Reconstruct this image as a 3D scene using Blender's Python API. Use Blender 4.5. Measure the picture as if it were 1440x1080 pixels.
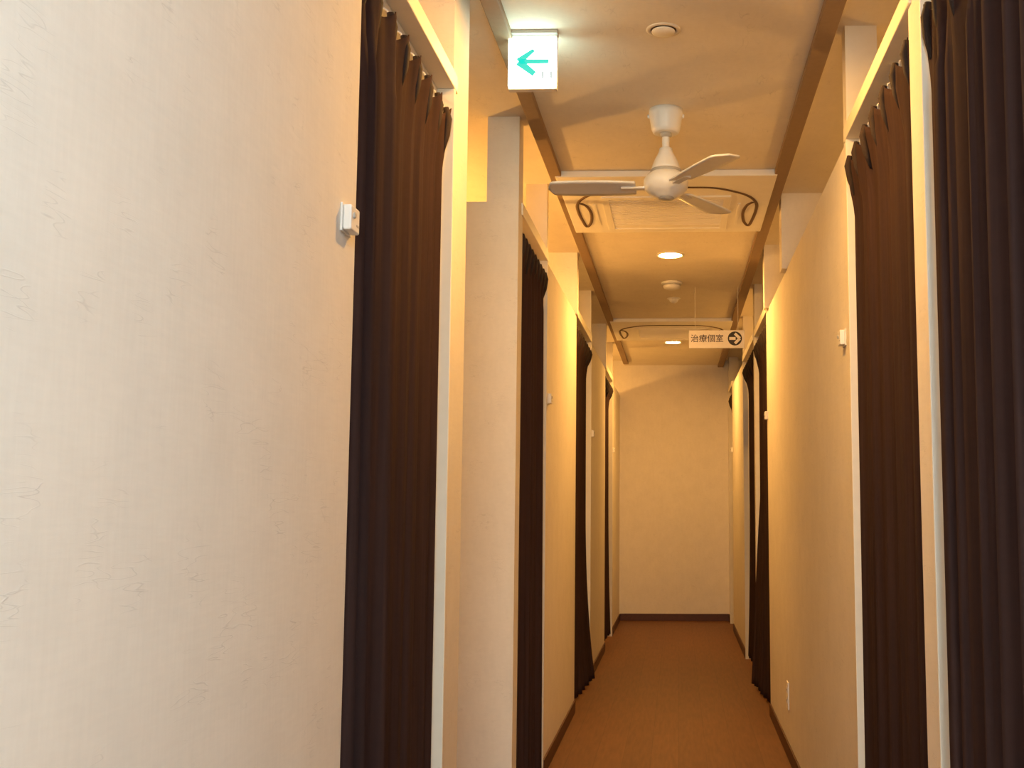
import bpy, bmesh, math, random
from mathutils import Vector, Matrix
for o in list(bpy.data.objects): bpy.data.objects.remove(o)
S = bpy.context.scene
COL = S.collection
random.seed(4)

# ------------------------------------------------------------------ camera
F, PX, PY = 1550.0, 905.0, 540.0
cam = bpy.data.cameras.new('camera'); cam_o = bpy.data.objects.new('camera', cam); COL.objects.link(cam_o)
cam.sensor_fit = 'HORIZONTAL'; cam.sensor_width = 36.0; cam.lens = 36.0*F/1440
cam.shift_x = (720-PX)/1440; cam.shift_y = (PY-540)/1440
cam.clip_start = 0.02
cam_o.location = (0, 0, 1.1)
cam_o.rotation_euler = (math.pi/2+math.atan(166/F), 0, math.atan(48/F))
S.camera = cam_o

# ------------------------------------------------------------------ light and exposure
S.view_settings.view_transform = 'Standard'; S.view_settings.look = 'None'
S.view_settings.exposure = 0.07; S.view_settings.gamma = 1.0; S.view_settings.use_curve_mapping = False
W = bpy.data.worlds.new('world'); S.world = W; W.use_nodes = True
W.node_tree.nodes['Background'].inputs[0].default_value = (1.0, 0.72, 0.45, 1)
W.node_tree.nodes['Background'].inputs[1].default_value = 0.02
AMBER = (1.0, 0.50, 0.115)
DOWNLIGHT = 720.0
def area(name, loc, size, power, col, rot=(0,0,0), sy=None):
    l = bpy.data.lights.new(name, 'AREA'); l.shape = 'RECTANGLE'; l.size = size; l.size_y = sy or size
    l.energy = power; l.color = col
    o = bpy.data.objects.new(name, l); COL.objects.link(o); o.location = loc; o.rotation_euler = rot
    return o
def point(name, loc, power, col, r=0.08):
    l = bpy.data.lights.new(name, 'POINT'); l.energy = power; l.color = col; l.shadow_soft_size = r
    o = bpy.data.objects.new(name, l); COL.objects.link(o); o.location = loc
    return o
area('reception_light', (-0.036, -0.9, 2.38), 0.9, 24.0, (1.0, 0.86, 0.86))
area('cool_fill_light', (0.30, -0.6, 2.38), 0.3, 40.0, (0.38, 0.72, 1.0), sy=1.8)  # added cool fill behind the camera, to cool the near left wall
area('rear_fill_light', (0.1, -2.7, 1.3), 1.0, 58.0, (0.95, 0.96, 0.80), (math.pi/2, 0, 0), 1.8)  # upright fill added behind the camera to lift ceiling and posts, no window there
point('room_lamp', (-1.60, 4.55, 1.93), 60.0, AMBER, .04)
point('room_lamp', (-1.40, 6.25, 1.95), 12.0, AMBER, .05)
point('room_lamp', (-1.45, 9.6, 1.85), 34.0, AMBER, .04)
point('room_lamp', (1.4, 3.6, 1.9), 16.0, AMBER)
point('room_lamp', (1.4, 5.2, 1.9), 10.0, AMBER)
point('room_lamp', (1.4, 7.6, 1.9), 22.0, AMBER)
point('room_lamp', (-1.4, 2.0, 1.9), 26.0, AMBER)
point('room_lamp', (1.4, 1.5, 1.9), 16.0, AMBER)

# ------------------------------------------------------------------ dimensions
XL, XR, T = -0.550, 0.478, 0.09      # corridor faces of the two partitions, their thickness
XC = (XL+XR)/2
ZC, ZP = 2.40, 2.11                  # ceiling, partition top / underside of the lintels
YE = 10.45                           # end wall
XO = 2.3                             # outer walls of the rooms

# ------------------------------------------------------------------ materials
def mat(name):
    m = bpy.data.materials.new(name); m.use_nodes = True
    nt = m.node_tree; b = nt.nodes['Principled BSDF']
    return m, nt, b
def N(nt, t, **k):
    n = nt.nodes.new(t)
    for a, v in k.items(): setattr(n, a, v)
    return n
def flat(name, col, rough=0.6, noise=0.04, scale=40, bump=0.0, metal=0.0, spec=0.4):
    m, nt, b = mat(name)
    tc = N(nt, 'ShaderNodeTexCoord'); nz = N(nt, 'ShaderNodeTexNoise'); nz.inputs['Scale'].default_value = scale
    nz.inputs['Detail'].default_value = 5
    nt.links.new(tc.outputs['Object'], nz.inputs['Vector'])
    cr = N(nt, 'ShaderNodeValToRGB')
    cr.color_ramp.elements[0].position = .3; cr.color_ramp.elements[1].position = .7
    cr.color_ramp.elements[0].color = (*[c*(1-noise) for c in col], 1)
    cr.color_ramp.elements[1].color = (*[min(1, c*(1+noise)) for c in col], 1)
    nt.links.new(nz.outputs['Fac'], cr.inputs['Fac']); nt.links.new(cr.outputs['Color'], b.inputs['Base Color'])
    b.inputs['Roughness'].default_value = rough; b.inputs['Metallic'].default_value = metal
    b.inputs['Specular IOR Level'].default_value = spec
    if bump:
        bp = N(nt, 'ShaderNodeBump'); bp.inputs['Strength'].default_value = bump; bp.inputs['Distance'].default_value = .002
        nt.links.new(nz.outputs['Fac'], bp.inputs['Height']); nt.links.new(bp.outputs['Normal'], b.inputs['Normal'])
    return m
def wallpaper(name, col):
    """cream paper with pressed straw fibres and a faint weave"""
    m, nt, b = mat(name)
    tc = N(nt, 'ShaderNodeTexCoord')
    def noise(scale, sx, sy, sz, detail=4, rot=(0,0,0)):
        mp = N(nt, 'ShaderNodeMapping'); mp.inputs['Scale'].default_value = (sx, sy, sz); mp.inputs['Rotation'].default_value = rot
        nz = N(nt, 'ShaderNodeTexNoise'); nz.inputs['Scale'].default_value = scale; nz.inputs['Detail'].default_value = detail
        nt.links.new(tc.outputs['Object'], mp.inputs['Vector']); nt.links.new(mp.outputs['Vector'], nz.inputs['Vector'])
        return nz
    big = noise(9, 1, 1, 1); hor = noise(60, 1, .35, 2.2); ver = noise(60, 1, 2.2, .3)
    fib1 = noise(26, 1, .35, 2.6, 1, (.7, 0, 0)); fib2 = noise(26, 1, .35, 2.6, 1, (-.9, 0, 0))
    def ridge(nz, w):
        s = N(nt, 'ShaderNodeMath', operation='SUBTRACT'); s.inputs[1].default_value = .5; nt.links.new(nz.outputs['Fac'], s.inputs[0])
        a = N(nt, 'ShaderNodeMath', operation='ABSOLUTE'); nt.links.new(s.outputs[0], a.inputs[0])
        r = N(nt, 'ShaderNodeMapRange'); r.inputs['From Min'].default_value = 0; r.inputs['From Max'].default_value = w
        r.inputs['To Min'].default_value = 1; r.inputs['To Max'].default_value = 0
        nt.links.new(a.outputs[0], r.inputs['Value']); return r
    def mul(a, b_):
        x = N(nt, 'ShaderNodeMath', operation='MULTIPLY'); nt.links.new(a, x.inputs[0])
        if isinstance(b_, float): x.inputs[1].default_value = b_
        else: nt.links.new(b_, x.inputs[1])
        return x.outputs[0]
    def add(a, b_):
        x = N(nt, 'ShaderNodeMath', operation='ADD'); nt.links.new(a, x.inputs[0]); nt.links.new(b_, x.inputs[1]); return x.outputs[0]
    gate = N(nt, 'ShaderNodeMapRange'); gate.inputs['From Min'].default_value = .56; gate.inputs['From Max'].default_value = .66
    gn = noise(14, 1, 1, 1, 1); nt.links.new(gn.outputs['Fac'], gate.inputs['Value'])
    fib = mul(add(ridge(fib1, .012).outputs[0], ridge(fib2, .012).outputs[0]), gate.outputs[0])
    weave = add(mul(hor.outputs['Fac'], .5), mul(ver.outputs['Fac'], .5))
    tone = add(mul(weave, .55), mul(big.outputs['Fac'], .45))
    cr = N(nt, 'ShaderNodeValToRGB')
    cr.color_ramp.elements[0].position = .3; cr.color_ramp.elements[1].position = .7
    cr.color_ramp.elements[0].color = (*[c*.94 for c in col], 1); cr.color_ramp.elements[1].color = (*[min(1, c*1.05) for c in col], 1)
    nt.links.new(tone, cr.inputs['Fac'])
    mx = N(nt, 'ShaderNodeMix', data_type='RGBA'); mx.inputs['B'].default_value = (*[c*.80 for c in col], 1)
    nt.links.new(mul(fib, .55), mx.inputs['Factor']); nt.links.new(cr.outputs['Color'], mx.inputs['A'])
    nt.links.new(mx.outputs['Result'], b.inputs['Base Color'])
    bp = N(nt, 'ShaderNodeBump'); bp.inputs['Strength'].default_value = .14; bp.inputs['Distance'].default_value = .002
    nt.links.new(add(weave, fib), bp.inputs['Height']); nt.links.new(bp.outputs['Normal'], b.inputs['Normal'])
    b.inputs['Roughness'].default_value = .85; b.inputs['Specular IOR Level'].default_value = .2
    return m
def fabric(name, col, red):
    """dark brown twill with fine vertical warp lines and faint horizontal weft"""
    m, nt, b = mat(name)
    tc = N(nt, 'ShaderNodeTexCoord')
    def band(sc, s):
        mp = N(nt, 'ShaderNodeMapping'); mp.inputs['Scale'].default_value = s
        nz = N(nt, 'ShaderNodeTexNoise'); nz.inputs['Scale'].default_value = sc; nz.inputs['Detail'].default_value = 4
        nt.links.new(tc.outputs['Object'], mp.inputs['Vector']); nt.links.new(mp.outputs['Vector'], nz.inputs['Vector']); return nz
    v = band(120, (.5, 1, .02)); h = band(160, (.02, .3, .6))
    a = N(nt, 'ShaderNodeMath', operation='ADD'); nt.links.new(v.outputs['Fac'], a.inputs[0]); hm = N(nt, 'ShaderNodeMath', operation='MULTIPLY_ADD'); hm.inputs[1].default_value = .3; hm.inputs[2].default_value = .35
    nt.links.new(h.outputs['Fac'], hm.inputs[0]); nt.links.new(hm.outputs[0], a.inputs[1])
    cr = N(nt, 'ShaderNodeValToRGB')
    cr.color_ramp.elements[0].position = .35; cr.color_ramp.elements[1].position = .65
    hf = N(nt, 'ShaderNodeMath', operation='MULTIPLY'); hf.inputs[1].default_value = .5; nt.links.new(a.outputs[0], hf.inputs[0])
    cr.color_ramp.elements[0].color = (*col, 1); cr.color_ramp.elements[1].color = (*red, 1)
    nt.links.new(hf.outputs[0], cr.inputs['Fac']); nt.links.new(cr.outputs['Color'], b.inputs['Base Color'])
    bp = N(nt, 'ShaderNodeBump'); bp.inputs['Strength'].default_value = .3; bp.inputs['Distance'].default_value = .001
    nt.links.new(hf.outputs[0], bp.inputs['Height']); nt.links.new(bp.outputs['Normal'], b.inputs['Normal'])
    b.inputs['Roughness'].default_value = .9; b.inputs['Specular IOR Level'].default_value = .12
    
    tr = N(nt, 'ShaderNodeBsdfTranslucent'); tr.inputs['Color'].default_value = (.16, .070, .040, 1)
    ms = N(nt, 'ShaderNodeMixShader'); ms.inputs['Fac'].default_value = .22
    out = nt.nodes['Material Output']
    nt.links.new(b.outputs['BSDF'], ms.inputs[1]); nt.links.new(tr.outputs['BSDF'], ms.inputs[2]); nt.links.new(ms.outputs['Shader'], out.inputs['Surface'])
    return m
def emit(name, col, strength):
    m, nt, b = mat(name)
    b.inputs['Base Color'].default_value = (.04, .04, .04, 1); b.inputs['Specular IOR Level'].default_value = .1
    b.inputs['Emission Color'].default_value = (*col, 1); b.inputs['Emission Strength'].default_value = strength
    return m
def floor_mat():
    m, nt, b = mat('brown_vinyl_plank')
    tc = N(nt, 'ShaderNodeTexCoord')
    mp = N(nt, 'ShaderNodeMapping'); mp.inputs['Rotation'].default_value = (0, 0, math.pi/2)
    nt.links.new(tc.outputs['Object'], mp.inputs['Vector'])
    br = N(nt, 'ShaderNodeTexBrick'); br.offset = .37
    br.inputs['Scale'].default_value = 1; br.inputs['Brick Width'].default_value = .9; br.inputs['Row Height'].default_value = .12
    br.inputs['Mortar Size'].default_value = .0012; br.inputs['Mortar Smooth'].default_value = .3
    br.inputs['Color1'].default_value = (.160, .070, .028, 1); br.inputs['Color2'].default_value = (.178, .079, .032, 1)
    br.inputs['Mortar'].default_value = (.12, .053, .022, 1)
    nt.links.new(mp.outputs['Vector'], br.inputs['Vector'])
    m2 = N(nt, 'ShaderNodeMapping'); m2.inputs['Scale'].default_value = (18, 1.6, 1)
    nz = N(nt, 'ShaderNodeTexNoise'); nz.inputs['Scale'].default_value = 4; nz.inputs['Detail'].default_value = 8
    nt.links.new(tc.outputs['Object'], m2.inputs['Vector']); nt.links.new(m2.outputs['Vector'], nz.inputs['Vector'])
    mx = N(nt, 'ShaderNodeMix', data_type='RGBA', blend_type='OVERLAY'); mx.inputs['Factor'].default_value = .35
    nt.links.new(br.outputs['Color'], mx.inputs['A']); nt.links.new(nz.outputs['Fac'], mx.inputs['B'])
    nt.links.new(mx.outputs['Result'], b.inputs['Base Color'])
    b.inputs['Roughness'].default_value = .55; b.inputs['Specular IOR Level'].default_value = .3
    return m
WALL = wallpaper('cream_fibre_wallpaper', (.80, .745, .67))
CEIL = wallpaper('cream_ceiling_paper', (.78, .71, .61))
FLOOR = floor_mat()
FRAME = flat('ivory_painted_wood', (.82, .755, .64), .5, .02, 30)
BASEW = flat('dark_brown_baseboard', (.085, .030, .013), .5, .12, 60)
RAILM = flat('dull_taupe_ceiling_batten', (.30, .205, .125), .7, .05, 50)
CLOTH = fabric('dark_brown_curtain_cloth', (.038, .0225, .0225), (.068, .0365, .0310))
HEAD = flat('curtain_heading_cloth', (.030, .017, .014), .85, .15, 200)
WPLAST = flat('white_plastic', (.80, .78, .75), .4, .02, 40)
GPLAST = flat('grey_plastic', (.45, .43, .40), .5, .03, 40)
DARK = flat('dark_gap', (.025, .018, .014), .7, .05, 60)
BROWNS = flat('brown_slot_edge', (.13, .075, .04), .6, .06, 60)
FANW = flat('white_enamel', (.80, .79, .78), .35, .02, 30)
METAL = flat('brushed_metal', (.55, .53, .50), .35, .05, 80, metal=1.0)
PANELW = flat('off_white_panel', (.90, .86, .79), .5, .02, 20)
LENS = emit('amber_lamp_lens', AMBER, DOWNLIGHT)
EXITW = emit('lit_white_acrylic', (.72, 1.0, .86), 9.0)
EXITG = emit('lit_teal_arrow', (.015, .80, .62), .95)
EXITT = emit('lit_grey_lettering', (.62, .72, .70), 1.0)
INK = flat('black_sign_ink', (.02, .015, .02), .6, .05, 60)
PURPLE = flat('purple_black_ink', (.045, .03, .05), .6, .05, 60)
SIGNW = flat('white_sign_board', (.62, .57, .56), .5, .02, 40)

# ------------------------------------------------------------------ mesh helpers
def link(name, bm, m, parent=None, smooth=False, loc=None):
    me = bpy.data.meshes.new(name); bm.normal_update(); bm.to_mesh(me); bm.free()
    o = bpy.data.objects.new(name, me); COL.objects.link(o)
    for x in (m if isinstance(m, (list, tuple)) else [m]): me.materials.append(x)
    if smooth:
        for p in me.polygons: p.use_smooth = True
    if parent: o.parent = parent
    if loc: o.location = loc
    return o
def boxes(*bs, bevel=0.0, bm=None):
    bm = bm or bmesh.new()
    for (x0, x1, y0, y1, z0, z1) in bs:
        r = bmesh.ops.create_cube(bm, size=1.0)
        for v in r['verts']:
            v.co = Vector(((x0+x1)/2+v.co.x*(x1-x0), (y0+y1)/2+v.co.y*(y1-y0), (z0+z1)/2+v.co.z*(z1-z0)))
        if bevel:
            es = list({e for v in r['verts'] for e in v.link_edges})
            bmesh.ops.bevel(bm, geom=es, offset=bevel, segments=2, affect='EDGES', profile=.5)
    return bm
def lathe(prof, seg=40, bm=None, c=(0,0,0)):
    bm = bm or bmesh.new(); rings = []
    for r, z in prof:
        rings.append([bm.verts.new((c[0]+r*math.cos(2*math.pi*k/seg), c[1]+r*math.sin(2*math.pi*k/seg), c[2]+z)) for k in range(seg)] if r > 1e-6
                     else [bm.verts.new((c[0], c[1], c[2]+z))])
    for a, b in zip(rings, rings[1:]):
        for k in range(seg):
            k2 = (k+1) % seg
            if len(a) == 1 and len(b) == 1: continue
            if len(a) == 1: bm.faces.new((a[0], b[k2], b[k]))
            elif len(b) == 1: bm.faces.new((a[k], a[k2], b[0]))
            else: bm.faces.new((a[k], a[k2], b[k2], b[k]))
    bmesh.ops.recalc_face_normals(bm, faces=bm.faces[:])
    return bm
def tube(pts, r, seg=10, bm=None, closed=False, flatz=1.0):
    bm = bm or bmesh.new(); pts = [Vector(p) for p in pts]; n = len(pts); rings = []
    for i, p in enumerate(pts):
        t = (pts[(i+1) % n if closed else min(i+1, n-1)]-pts[(i-1) % n if closed else max(i-1, 0)]).normalized()
        ref = Vector((0, 0, 1)) if abs(t.z) < .9 else Vector((0, 1, 0))
        s = t.cross(ref).normalized(); u = s.cross(t).normalized()
        rr = r[i] if isinstance(r, (list, tuple)) else r
        rings.append([bm.verts.new(p+s*rr*math.cos(2*math.pi*k/seg)+u*rr*flatz*math.sin(2*math.pi*k/seg)) for k in range(seg)])
    for i in range(n if closed else n-1):
        a, b = rings[i], rings[(i+1) % n]
        for k in range(seg): bm.faces.new((a[k], a[(k+1) % seg], b[(k+1) % seg], b[k]))
    if not closed:
        bm.faces.new(rings[0][::-1]); bm.faces.new(rings[-1])
    bmesh.ops.recalc_face_normals(bm, faces=bm.faces[:])
    return bm
def smoothpts(P, n=8):
    """Catmull-Rom through 2D/3D control points"""
    P = [Vector(p) for p in P]; out = []
    for i in range(len(P)-1):
        a, b, c, d = P[max(i-1, 0)], P[i], P[i+1], P[min(i+2, len(P)-1)]
        for k in range(n):
            t = k/n
            out.append(.5*((2*b)+(c-a)*t+(2*a-5*b+4*c-d)*t*t+(3*b-a-3*c+d)*t**3))
    out.append(P[-1]); return out
def thing(name, label, cat, loc=(0,0,0), rz=0.0, group=None):
    o = bpy.data.objects.new(name, None); COL.objects.link(o); o.location = loc; o.rotation_euler = (0, 0, rz)
    o.empty_display_size = .05
    o['label'] = label; o['category'] = cat
    if group: o['group'] = group
    return o
def dup(root, loc, rz=None, label=None):
    r = root.copy(); COL.objects.link(r); r.location = loc
    if rz is not None: r.rotation_euler = (0, 0, rz)
    if label: r['label'] = label
    for ch in list(root.children):
        c = ch.copy(); COL.objects.link(c); c.parent = r
        for g in list(ch.children):
            d = g.copy(); COL.objects.link(d); d.parent = c
    return r
def struct(name, bm, m, parent=None, label=None):
    o = link(name, bm, m, parent)
    o['kind'] = 'structure'
    if label: o['label'] = label
    return o

# ------------------------------------------------------------------ the setting
YB = -3.0
struct('floor', boxes((-XO-.1, XO+.1, YB-.1, YE+.2, -.08, 0)), FLOOR, label='brown wood-look floor running down the corridor')
ZR = 2.445                           # ceiling over the rooms, a step above the corridor ceiling
struct('ceiling', boxes((-XO-.1, XO+.1, YB-.1, YE+.2, ZR, ZR+.08), (XC-.468, XC+.474, YB, YE, ZC, ZR)), CEIL, label='cream papered ceiling above the corridor')
struct('wall_end', boxes((-XO, XO, YE, YE+.1, 0, ZR)), WALL, label='plain wall closing the far end of the corridor')
struct('wall_back', boxes((-XO, XO, YB-.1, YB, 0, ZR)), WALL, label='wall behind the viewer')
struct('wall_outer_left', boxes((-XO-.1, -XO, YB, YE, 0, ZR)), WALL, label='outer wall of the left-hand rooms')
struct('wall_outer_right', boxes((XO, XO+.1, YB, YE, 0, ZR)), WALL, label='outer wall of the right-hand rooms')

# doors: (near y, far y) clear opening; post = (y0, y1) that stands full height beside it
L_DOORS = [(1.83, 2.61), (3.83, 4.555), (5.94, 6.93), (8.34, 9.24)]
R_DOORS = [(1.25, 2.075), (2.195, 3.02), (5.88, 6.75), (6.90, 7.95), (9.64, 10.22)]
la, lb = XL-T, XL
ra, rb = XR, XR+T
def seg(name, side, y0, y1, z1, label):
    a, b = (la, lb) if side == 'l' else (ra, rb)
    return struct(name, boxes((a, b, y0, y1, 0, z1)), WALL, label=label)
seg('wall_left_1', 'l', YB, 1.83, ZR, 'large cream papered wall filling the left of the view')
seg('wall_left_2', 'l', 2.61, 2.80, ZR, 'narrow wall end between the nearest left curtain and the side passage')
struct('wall_left_3', boxes((la-.022, lb, 3.73, 3.83, 0, ZR), (-XO, la-.022, 3.73, 3.83, 0, 2.14)), WALL, label='pale wall end facing the viewer beyond the side passage')
seg('wall_left_4', 'l', 4.555, 5.94, ZP, 'left partition between the second and third left curtains')
seg('wall_left_5', 'l', 6.93, 8.34, ZP, 'left partition between the third and fourth left curtains')
seg('wall_left_6', 'l', 9.24, YE, ZP, 'left partition beside the far end wall')
seg('wall_right_1', 'r', YB, 1.25, ZR, 'right wall beside the viewer')
seg('wall_right_2', 'r', 2.075, 2.195, ZR, 'slim right wall end between the two nearest right curtains')
seg('wall_right_3', 'r', 3.02, 5.88, ZP, 'long right partition carrying the white box and the outlet')
seg('wall_right_4', 'r', 6.75, 6.90, ZR, 'slim right wall end between two neighbouring far curtains')
seg('wall_right_5', 'r', 7.95, 9.64, ZP, 'far right partition')
seg('wall_right_6', 'r', 10.22, YE, ZP, 'right partition stub at the end wall')
n = 1
for side, y0, y1 in (('l', 4.556, 4.605), ('l', 6.931, 6.99), ('l', 9.241, 9.31), ('r', 3.021, 3.08), ('r', 7.951, 8.01), ('r', 10.221, 10.28)):
    a, b = (la, lb) if side == 'l' else (ra, rb)
    struct('post_%s_%d' % ('left' if side == 'l' else 'right', n), boxes((a, b, y0, y1, ZP, ZR)), FRAME, label='pale post rising from the partition top to the ceiling'); n += 1
# cross walls between the rooms
n = 1
for side, y0, y1, full in (('l', 2.71, 2.80, 1), ('l', 5.85, 5.939, 1), ('l', 8.25, 8.339, 1), ('r', 2.09, 2.18, 1), ('r', 4.73, 4.83, 1), ('r', 5.70, 5.78, 0), ('r', 6.78, 6.87, 1), ('r', 8.4, 8.5, 1)):
    if side == 'l':
        bs = [(-XO, la, y0, y1, 0 if full else ZP, ZR)]
        if y0 in (5.85, 8.25): bs.append((la, XL+.01, y0, y1, ZP, ZR))
    else:
        bs = [(rb, XO, y0, y1, 0 if full else ZP, ZR)]
        if y0 in (4.73, 5.70): bs.append((XR-.022, rb, y0, y1, ZP, ZR))
    struct('wall_cross_%d' % n, boxes(*bs), WALL, label='cross wall between two treatment rooms'); n += 1
# ceiling battens
struct('trim_1', boxes((XC-.468, XC-.420, YB, 10.2, ZC-.022, ZC), bevel=.003), RAILM, label='taupe batten along the left of the ceiling')
struct('trim_2', boxes((XC+.420, XC+.474, YB, YE, ZC-.022, ZC), bevel=.003), RAILM, label='taupe batten along the right of the ceiling')
# baseboards
def base(name, x0, x1, y0, y1, label): struct(name, boxes((x0, x1, y0, y1, 0, .065), bevel=.002), BASEW, label=label)
for i, (y0, y1) in enumerate(((YB, 1.82), (2.62, 2.80), (4.57, 5.93), (6.95, 8.33), (9.26, YE-.01)), 1):
    base('baseboard_left_%d' % i, XL, XL+.008, y0, y1, 'dark brown baseboard along the left partition')
for i, (y0, y1) in enumerate(((YB, 1.24), (2.085, 2.185), (3.04, 5.87), (6.77, 6.88), (7.97, 9.63), (10.23, YE-.01)), 1):
    base('baseboard_right_%d' % i, XR-.008, XR, y0, y1, 'dark brown baseboard along the right partition')
base('baseboard_end', XL+.008, XR-.008, YE-.01, YE, 'dark brown baseboard along the end wall')
base('baseboard_passage', -XO, XL, 3.722, 3.73, 'dark brown baseboard in the side passage')

# door frames: lintel and two jambs
def doorframe(i, side, y0, y1):
    a, b = (la, lb) if side == 'l' else (ra, rb)
    f = -1 if side == 'r' else 1
    e = bpy.data.objects.new('door_%d' % i, None); COL.objects.link(e); e['kind'] = 'structure'; e['label'] = 'ivory curtained door opening'
    xin, xout = (a+.001, b+.006) if side == 'l' else (a-.006, b-.001)
    e.location = ((xin+xout)/2, (y0+y1)/2, 0)
    def rel(bx): return (bx[0]-e.location.x, bx[1]-e.location.x, bx[2]-e.location.y, bx[3]-e.location.y, bx[4], bx[5])
    link('lintel', boxes(rel((xin, xout, y0-.03, y1+.03, ZP, ZP+.045)), bevel=.003), FRAME, e)
    # thin lining standing against the wall ends, with a narrow face on the corridor side
    link('jamb', boxes(rel((xin, xout, y1-.012, y1, 0, ZP)), bevel=.002), FRAME, e)
    return e
k = 1
for y0, y1 in L_DOORS: doorframe(k, 'l', y0, y1); k += 1
for y0, y1 in R_DOORS: doorframe(k, 'r', y0, y1); k += 1

# ------------------------------------------------------------------ curtains
def curtain(side, y0, y1, label, recess=.035, flare=0.0, fexp=1.8, seed=0, pleats=None, amp=.010, lean=.03, bunch=None):
    """pleated cloth on a rail under the lintel; flare swings the far hem into the corridor"""
    rng = random.Random(seed)
    s = 1 if side == 'l' else -1                 # direction of the corridor in x
    xw = XL if side == 'l' else XR
    y0 += .016; y1 -= .016
    L = y1-y0
    t = thing('door_curtain', label, 'curtain', (xw, (y0+y1)/2, 0), 0, 'dark brown doorway curtains')
    P = pleats or max(4, round(L/.115))
    ph = [rng.uniform(-.25, .25) for _ in range(P+2)]
    am = [rng.uniform(.7, 1.25) for _ in range(P+2)]
    ny, nz = P*14, 60
    ztop, zbot = ZP-.052, .025
    def prof(u):
        q = u*P; i = int(q); fr = q-i
        a = am[i]*(1-fr)+am[min(i+1, P)]*fr; p = ph[i]*(1-fr)+ph[min(i+1, P)]*fr
        return a*math.cos(2*math.pi*(q+p))+.35*math.cos(2*math.pi*(2.3*q+p*3+1)), q
    bm = bmesh.new(); grid = []
    for j in range(nz+1):
        w = j/nz; row = []
        for i in range(ny+1):
            u = i/ny; f, q = prof(u)
            # heading sags between hooks, so the top edge is scalloped
            sag = .030*(abs(math.sin(math.pi*q))**.8)
            zt = ztop-sag
            z = zt+(zbot-zt)*(w**1.15)
            h = max(0.0, 1-(zt-z)/.16)             # 1 at the heading, 0 below it
            pinch = math.exp(-((q-round(q))/.13)**2)
            A = amp
            if bunch and bunch[0] <= u <= bunch[1]: A = bunch[2]*min(1, max(.3, 12*(bunch[1]-u)))*(1-.6*h)
            fold = A*f*(1-.35*h)*(1+.5*(1-z/2.1))
            x = -recess+lean*h*(.55+.45*pinch)+fold+.012*h*pinch
            low = max(0.0, 1-z/1.12)
            x += flare*(low**fexp)*(u**1.0)
            x = max(x, -.084)
            if z > 1.9: x = min(x, -.001)
            yy = y0+L*u+.010*math.sin(2*math.pi*(q*.5+.2))*(1-h)*min(1, 6*u, 6*(1-u))
            row.append(bm.verts.new((s*x, yy-(y0+y1)/2, z)))
        grid.append(row)
    for j in range(nz):
        for i in range(ny):
            bm.faces.new((grid[j][i], grid[j][i+1], grid[j+1][i+1], grid[j+1][i]))
    c = link('curtain_panel', bm, CLOTH, t, True)
    md = c.modifiers.new('thickness', 'SOLIDIFY'); md.thickness = .0025; md.offset = 0
    link('curtain_rail', boxes((s*-.045-.009, s*-.045+.009, -L/2, L/2, ZP-.022, ZP-.0005), bevel=.003), WPLAST, t)
    # pinch pleats of the heading, each a small dark tuck, with its hook
    for i in range(P+1):
        yy = max(-L/2+.012, min(L/2-.012, -L/2+L*i/P))
        bp = bmesh.new()
        tube([(s*(-recess+lean+.002), yy, ztop-.002), (s*(-recess+lean+.006), yy+.004, ztop-.03), (s*(-recess+lean*.7+.006), yy+.003, ztop-.07), (s*(-recess+lean*.25+.004), yy, ztop-.115)], [.007, .011, .010, .004], 8, bp)
        link('pinch_pleat', bp, HEAD, t, True)
        link('curtain_hook', tube([(s*-.045, yy, ZP-.02), (s*-.040, yy, ZP-.034), (s*(-recess+lean*.7), yy, ZP-.05), (s*(-recess+lean*.7), yy, ZP-.065)], .0022, 6), WPLAST, t)
    return t
curtain('l', *L_DOORS[0], 'nearest left doorway curtain, tall and dark, beside the large blank wall', .024, 0, 1, 1, 7, .005, .010, (0, .42, .024))
curtain('l', *L_DOORS[1], 'second doorway curtain on the left, just beyond the pale wall end of the side passage', .022, 0, 1, 2, 8, .008, .016, (0, 1, .016))
curtain('l', *L_DOORS[2], 'third doorway curtain on the left, its hem swung out into the corridor', .038, .065, 2.4, 3, 7, .008, .034)
curtain('l', *L_DOORS[3], 'farthest left doorway curtain, close to the end wall', .042, .02, 2, 4, 7, .008, .036)
curtain('r', *R_DOORS[0], 'nearest right curtain, broad and dark, cut off by the right edge of the view', .015, 0, 1, 5, 8, .008, .006, (0, 1, .018))
curtain('r', *R_DOORS[1], 'right doorway curtain with scalloped reddish top, beside the white upright jamb', .024, 0, 1, 6, 6, .008, .020)
curtain('r', *R_DOORS[2], 'right doorway curtain past the wall outlet, its hem swung out into the corridor', .034, .062, .9, 7, 7, .008, .030)
curtain('r', *R_DOORS[3], 'right doorway curtain directly behind the hem-swinging one, under the arrow sign', .042, .02, 2, 8, 8, .008, .036)
curtain('r', *R_DOORS[4], 'farthest right curtain, a thin dark line at the end wall', .040, 0, 1, 9, 5, .008, .03)

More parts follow.
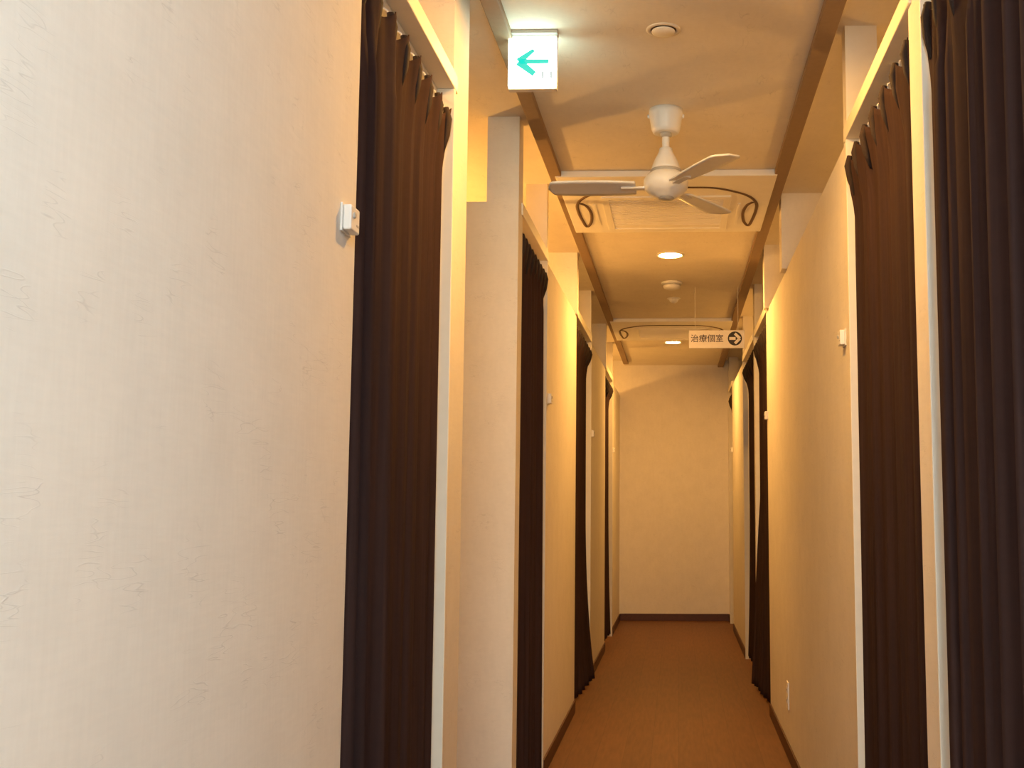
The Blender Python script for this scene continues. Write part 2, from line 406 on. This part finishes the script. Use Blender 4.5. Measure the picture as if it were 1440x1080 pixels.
# ------------------------------------------------------------------ small white boxes by the doors
def wall_box(x, y, z, s, label):
    t = thing('call_box', label, 'wall box', (x, y, z), 0 if s > 0 else math.pi, 'white boxes beside the doorways')
    link('back_plate', boxes((0, .004, -.030, .030, -.027, .027), bevel=.001), WPLAST, t)
    link('box_cover', boxes((.004, .020, -.027, .027, -.024, .024), bevel=.003), WPLAST, t)
    link('push_button', lathe([(0, 0), (.006, 0), (.006, .003), (.005, .004), (0, .004)], 16), GPLAST, t)
    t.children[-1].rotation_euler = (0, math.pi/2, 0); t.children[-1].location = (.0195, -.010, .006)
    t.scale = (.88, .88, .88)
    link('slot', boxes((.0195, .0205, .006, .020, -.012, -.008)), GPLAST, t)
    return t
b0 = wall_box(XL, 1.772, 1.565, 1, 'white wall box on the large left wall, nearest the viewer')
def more_box(x, y, z, s, label): dup(b0, (x, y, z), 0 if s > 0 else math.pi, label)
more_box(XL, 4.64, 1.535, 1, 'white box on left partition just past the second left curtain')
more_box(XL, 7.02, 1.535, 1, 'white box on left partition just past the third left curtain')
more_box(XL, 9.30, 1.535, 1, 'white box on left partition just past the farthest left curtain')
more_box(XR, 3.13, 1.565, -1, 'white box on right partition just past the reddish-topped curtain')
more_box(XR, 5.83, 1.555, -1, 'white box at the near edge of the right curtain past the outlet')
more_box(XR, 9.58, 1.55, -1, 'tiny white box by the farthest right curtain')

# wall outlet
t = thing('wall_outlet', 'small ivory wall outlet low on the long right partition', 'outlet', (XR, 4.93, .265), math.pi)
link('cover_plate', boxes((0, .006, -.035, .035, -.058, .058), bevel=.002), PANELW, t)
for dz in (.022, -.022):
    so = link('socket', boxes((.006, .008, -.014, .014, dz-.012, dz+.012), bevel=.0006), WPLAST, t)
    link('slot', boxes((.008, .0084, -.006, -.004, dz-.004, dz+.004), (.008, .0084, .004, .006, dz-.005, dz+.005)), DARK, so)

# ------------------------------------------------------------------ ceiling fittings
def downlight(y, label):
    t = thing('downlight', label, 'ceiling light', (XC, y, ZC), 0, 'recessed corridor downlights')
    link('trim_ring', lathe([(.072, 0), (.074, -.004), (.070, -.008), (.060, -.006), (.057, -.0005)], 40), WPLAST, t, True)
    link('lamp_lens', lathe([(0, -.004), (.056, -.004), (.057, -.0005)], 32), LENS, t, True)
    return t
downlight(5.72, 'nearer glowing round downlight, just beyond the fan and first air conditioner')
downlight(8.92, 'farther glowing round downlight, near the end of the corridor')
downlight(2.50, 'round downlight above the viewer, just out of view overhead')

t = thing('smoke_detector', 'round white smoke detector on ceiling just beyond the nearer downlight', 'smoke detector', (XC+.004, 6.46, ZC))
link('base_ring', lathe([(0, 0), (.062, 0), (.062, -.010), (.055, -.014), (0, -.014)], 36), WPLAST, t, True)
link('vent_gap', lathe([(.046, -.013), (.046, -.024), (0, -.024)], 36), GPLAST, t, True)
link('sensor_cap', lathe([(.050, -.020), (.052, -.024), (.048, -.036), (.030, -.043), (0, -.045)], 36), WPLAST, t, True)

t = thing('ceiling_sensor', 'tiny white dome sensor on ceiling between smoke detector and second air conditioner', 'sensor', (XC+.014, 6.98, ZC))
link('dome', lathe([(.032, 0), (.032, -.008), (.026, -.020), (.014, -.030), (0, -.033)], 28), WPLAST, t, True)
link('mounting_ring', lathe([(.042, 0), (.042, -.004), (.032, -.006)], 28), WPLAST, t, True)

t = thing('ceiling_sprinkler', 'small flush sprinkler plate with dark gaps on ceiling ahead of the fan', 'sprinkler', (XC, 2.93, ZC))
link('mounting_ring', lathe([(.048, 0), (.048, -.002), (.038, -.004), (.036, -.0005)], 36), CEIL, t, True)
link('recess', lathe([(.036, -.001), (0, -.001)], 36), BROWNS, t)
link('cover_plate', lathe([(0, -.004), (.032, -.004), (.033, -.006), (.032, -.008), (0, -.008)], 32), PANELW, t, True)
link('link_arm', boxes((-.004, .004, -.002, .002, -.005, -.001)), METAL, t)

# air-conditioner cassettes
def aircon(y0, label):
    W2, D = .443, .905
    t = thing('ceiling_air_conditioner', label, 'air conditioner', (XC-.002, y0+D/2, ZC), 0, 'ceiling air conditioner cassettes')
    h = D/2; zb = -.026
    link('panel', boxes((-W2, W2-.010, -h, h, zb, 0), bevel=.004), PANELW, t)
    gx0, gx1, gy0, gy1 = -.25, .235, -.14, .36
    link('grille_frame', boxes((gx0-.03, gx1+.03, gy0-.03, gy0, zb-.006, zb+.002), (gx0-.03, gx1+.03, gy1, gy1+.03, zb-.006, zb+.002),
        (gx0-.03, gx0, gy0, gy1, zb-.006, zb+.002), (gx1, gx1+.03, gy0, gy1, zb-.006, zb+.002), bevel=.0015), PANELW, t)
    gr = link('intake_grille', boxes((gx0, gx1, gy0, gy1, zb-.002, zb+.001)), PANELW, t)
    link('slat', boxes(*[(gx0, gx1, gy0+.012+i*.022, gy0+.020+i*.022, zb-.005, zb-.002) for i in range(20)]), PANELW, gr)
    # the dark air slot sweeps along the near edge and curls into a hairpin at either side
    half = [(.0, -.300), (-.10, -.300), (-.20, -.290), (-.286, -.235), (-.353, -.16), (-.390, -.05), (-.396, .08), (-.391, .22), (-.380, .33),
            (-.354, .25), (-.342, .10), (-.352, -.02), (-.374, -.07)]
    c = smoothpts([(x+.0, y, zb-.001) for x, y in half], 7)
    m_ = smoothpts([(-x-.012, y, zb-.001) for x, y in half], 7)
    link('air_slot', tube(c, .0075, 8, flatz=.5), BROWNS, t, True)
    link('air_slot', tube(m_, .0075, 8, flatz=.5), BROWNS, t, True)
    for sgn, ox in ((-1, 0), (1, -.012)):
        link('louver', boxes((sgn*.318+ox-.006, sgn*.318+ox+.006, -.05, .30, zb-.003, zb), bevel=.001), PANELW, t)
    return t
a1 = aircon(4.225, 'nearer square ceiling air conditioner with dark curling slots, behind the fan')
dup(a1, (a1.location.x, 7.745+.4525, ZC), label='farther square ceiling air conditioner, partly behind the arrow sign')

# ceiling fan
t = thing('ceiling_fan', 'white three-bladed ceiling fan hanging from a short rod', 'fan', (XC, 3.56, ZC))
link('canopy', lathe([(0, 0), (.056, 0), (.057, -.018), (.054, -.030), (.048, -.066), (.043, -.078), (.036, -.080), (0, -.080)], 40), FANW, t, True)
for sgn in (-1, 1):
    link('canopy_screw', lathe([(0, 0), (.007, 0), (.007, .008), (0, .008)], 12), FANW, t); c = t.children[-1]
    c.rotation_euler = (0, sgn*math.pi/2, 0); c.location = (sgn*.053, 0, -.022)
link('down_rod', lathe([(.0125, -.075), (.0125, -.150)], 20), FANW, t, True)
link('rod_collar', lathe([(.0125, -.078), (.020, -.080), (.020, -.090), (.0125, -.094)], 20), GPLAST, t, True)
link('motor_cover', lathe([(.012, -.128), (.021, -.132), (.024, -.146), (.038, -.172), (.048, -.198), (.050, -.206), (0, -.206)], 40), FANW, t, True)
link('motor_band', lathe([(.046, -.205), (.051, -.206), (.052, -.212), (.047, -.214)], 40), GPLAST, t, True)
link('motor_housing', lathe([(.046, -.213), (.060, -.222), (.073, -.238), (.075, -.256), (.070, -.272), (.055, -.288), (.036, -.296), (.034, -.299), (0, -.301)], 44), FANW, t, True)
link('bottom_cap', lathe([(.026, -.299), (.024, -.305), (0, -.307)], 28), GPLAST, t, True)
def blade(ang):
    bm = bmesh.new(); n = 26; top = []; bot = []
    for i in range(n+1):
        u = i/n; r = .10+.29*u
        wd = .034+.020*math.sin(math.pi*min(1, u*.62+.1)) if u < .9 else (.034+.020*math.sin(math.pi*.658))*math.sqrt(max(0.0, 1-((u-.9)/.1)**2))+.002
        tw = .20-.08*u
        row = []
        for k in range(7):
            v = -1+2*k/6
            row.append((r, v*wd+.012*u, v*wd*math.sin(tw)-.002*v*v))
        top.append([bm.verts.new((x, y, z+.003)) for x, y, z in row]); bot.append([bm.verts.new((x, y, z-.003)) for x, y, z in row])
    for i in range(n):
        for k in range(6):
            bm.faces.new((top[i][k], top[i+1][k], top[i+1][k+1], top[i][k+1])); bm.faces.new((bot[i][k], bot[i][k+1], bot[i+1][k+1], bot[i+1][k]))
        bm.faces.new((top[i][0], bot[i][0], bot[i+1][0], top[i+1][0])); bm.faces.new((top[i][6], top[i+1][6], bot[i+1][6], bot[i][6]))
    for a, b in ((top[0], bot[0]), (top[-1], bot[-1])):
        for k in range(6): bm.faces.new((a[k], a[k+1], b[k+1], b[k]))
    bmesh.ops.recalc_face_normals(bm, faces=bm.faces[:])
    o = link('blade', bm, FANW, t, True); o.location = (0, 0, -.262); o.rotation_euler = (0, 0, math.radians(ang))
    i_ = link('blade_iron', boxes((.055, .150, -.014, .014, -.008, .000), bevel=.003), FANW, o)
    return o
for a in (-62, 58, 178): blade(a)

# lit guidance sign
t = thing('exit_sign', 'lit square exit guidance sign with teal arrow pointing left, under the ceiling', 'sign', (-.398, 2.93, ZC))
hw, hh = .068, .152
link('mounting_bar', boxes((-hw-.008, hw+.002, -.014, .022, -.010, 0), bevel=.002), GPLAST, t)
link('housing', boxes((-hw, hw, .0, .024, -hh-.014, -.010), bevel=.002), WPLAST, t)
link('lit_panel', boxes((-hw+.001, hw-.001, -.008, .0, -hh-.008, -.022), bevel=.002), EXITW, t)
link('lit_panel', boxes((-hw+.001, hw-.001, .024, .030, -hh-.008, -.022), bevel=.002), EXITW, t)
zc = -.092; fy = -.0095
ar = bmesh.new()
def stroke(bm, p, q, w, w2=None):
    """flat tapered bar in the XZ plane, 1 mm proud of the panel"""
    p = Vector((p[0], 0, p[1])); q = Vector((q[0], 0, q[1])); d = (q-p).normalized(); nrm = Vector((-d.z, 0, d.x)); w2 = w2 or w
    cs = [p+nrm*w, p-nrm*w, q-nrm*w2, q+nrm*w2]
    f = [bm.verts.new((c.x, fy, c.z)) for c in cs]; k = [bm.verts.new((c.x, fy+.0015, c.z)) for c in cs]
    bm.faces.new(f); bm.faces.new(k[::-1])
    for i in range(4): bm.faces.new((f[i], f[(i+1) % 4], k[(i+1) % 4], k[i]))
stroke(ar, (.046, zc+.002), (-.032, zc+.002), .0058, .007)
stroke(ar, (-.038, zc+.002), (.004, zc+.035), .010, .0045)
stroke(ar, (-.038, zc+.002), (.006, zc-.034), .011, .0075)
bmesh.ops.recalc_face_normals(ar, faces=ar.faces[:])
link('arrow', ar, EXITG, t)
mk = bmesh.new()
for x0 in (.029, .053):
    stroke(mk, (x0, zc-.026), (x0, zc-.046), .0035)
bmesh.ops.recalc_face_normals(mk, faces=mk.faces[:])
link('lettering', mk, EXITT, t)

# hanging arrow sign
SY = 6.62
t = thing('hanging_sign', 'small white sign with dark lettering and circled arrow pointing right', 'sign', (.238, SY, 2.08))
sw, sh = .168, .055
link('board', boxes((-sw, sw, -.004, .004, -sh, sh), bevel=.002), SIGNW, t)
for x in (-.13, .13):
    link('hanger', tube([(x, 0, sh-.002), (x, 0, ZC-2.08)], .0010, 6), WPLAST, t)
def text_mesh(s, size):
    cu = bpy.data.curves.new('lettering', 'FONT'); cu.body = s; cu.size = size; cu.align_x = 'CENTER'; cu.align_y = 'CENTER'; cu.extrude = .0006; cu.offset = .0003
    o = bpy.data.objects.new('lettering', cu); COL.objects.link(o)
    bpy.context.view_layer.update()
    me = bpy.data.meshes.new_from_object(o.evaluated_get(bpy.context.evaluated_depsgraph_get()))
    bpy.data.objects.remove(o); bpy.data.curves.remove(cu); return me
me = text_mesh('治療個室', .050)
me.materials.clear(); me.materials.append(PURPLE)
o = bpy.data.objects.new('lettering', me); COL.objects.link(o); o.parent = t; o.location = (-.058, -.0048, .002); o.rotation_euler = (math.pi/2, 0, 0)
d = lathe([(0, 0), (.043, 0), (.043, .0012), (0, .0012)], 40); o = link('arrow_disc', d, INK, t); o.rotation_euler = (math.pi/2, 0, 0); o.location = (.110, -.0040, .004)
ab = bmesh.new(); fy = -.0062
stroke(ab, (-.034, 0), (.004, 0), .0085)
stroke(ab, (.030, 0), (.000, .030), .009, .008)
stroke(ab, (.030, 0), (.000, -.030), .009, .008)
bmesh.ops.recalc_face_normals(ab, faces=ab.faces[:])
o = link('arrow', ab, SIGNW, t); o.location = (.110, 0, .004)
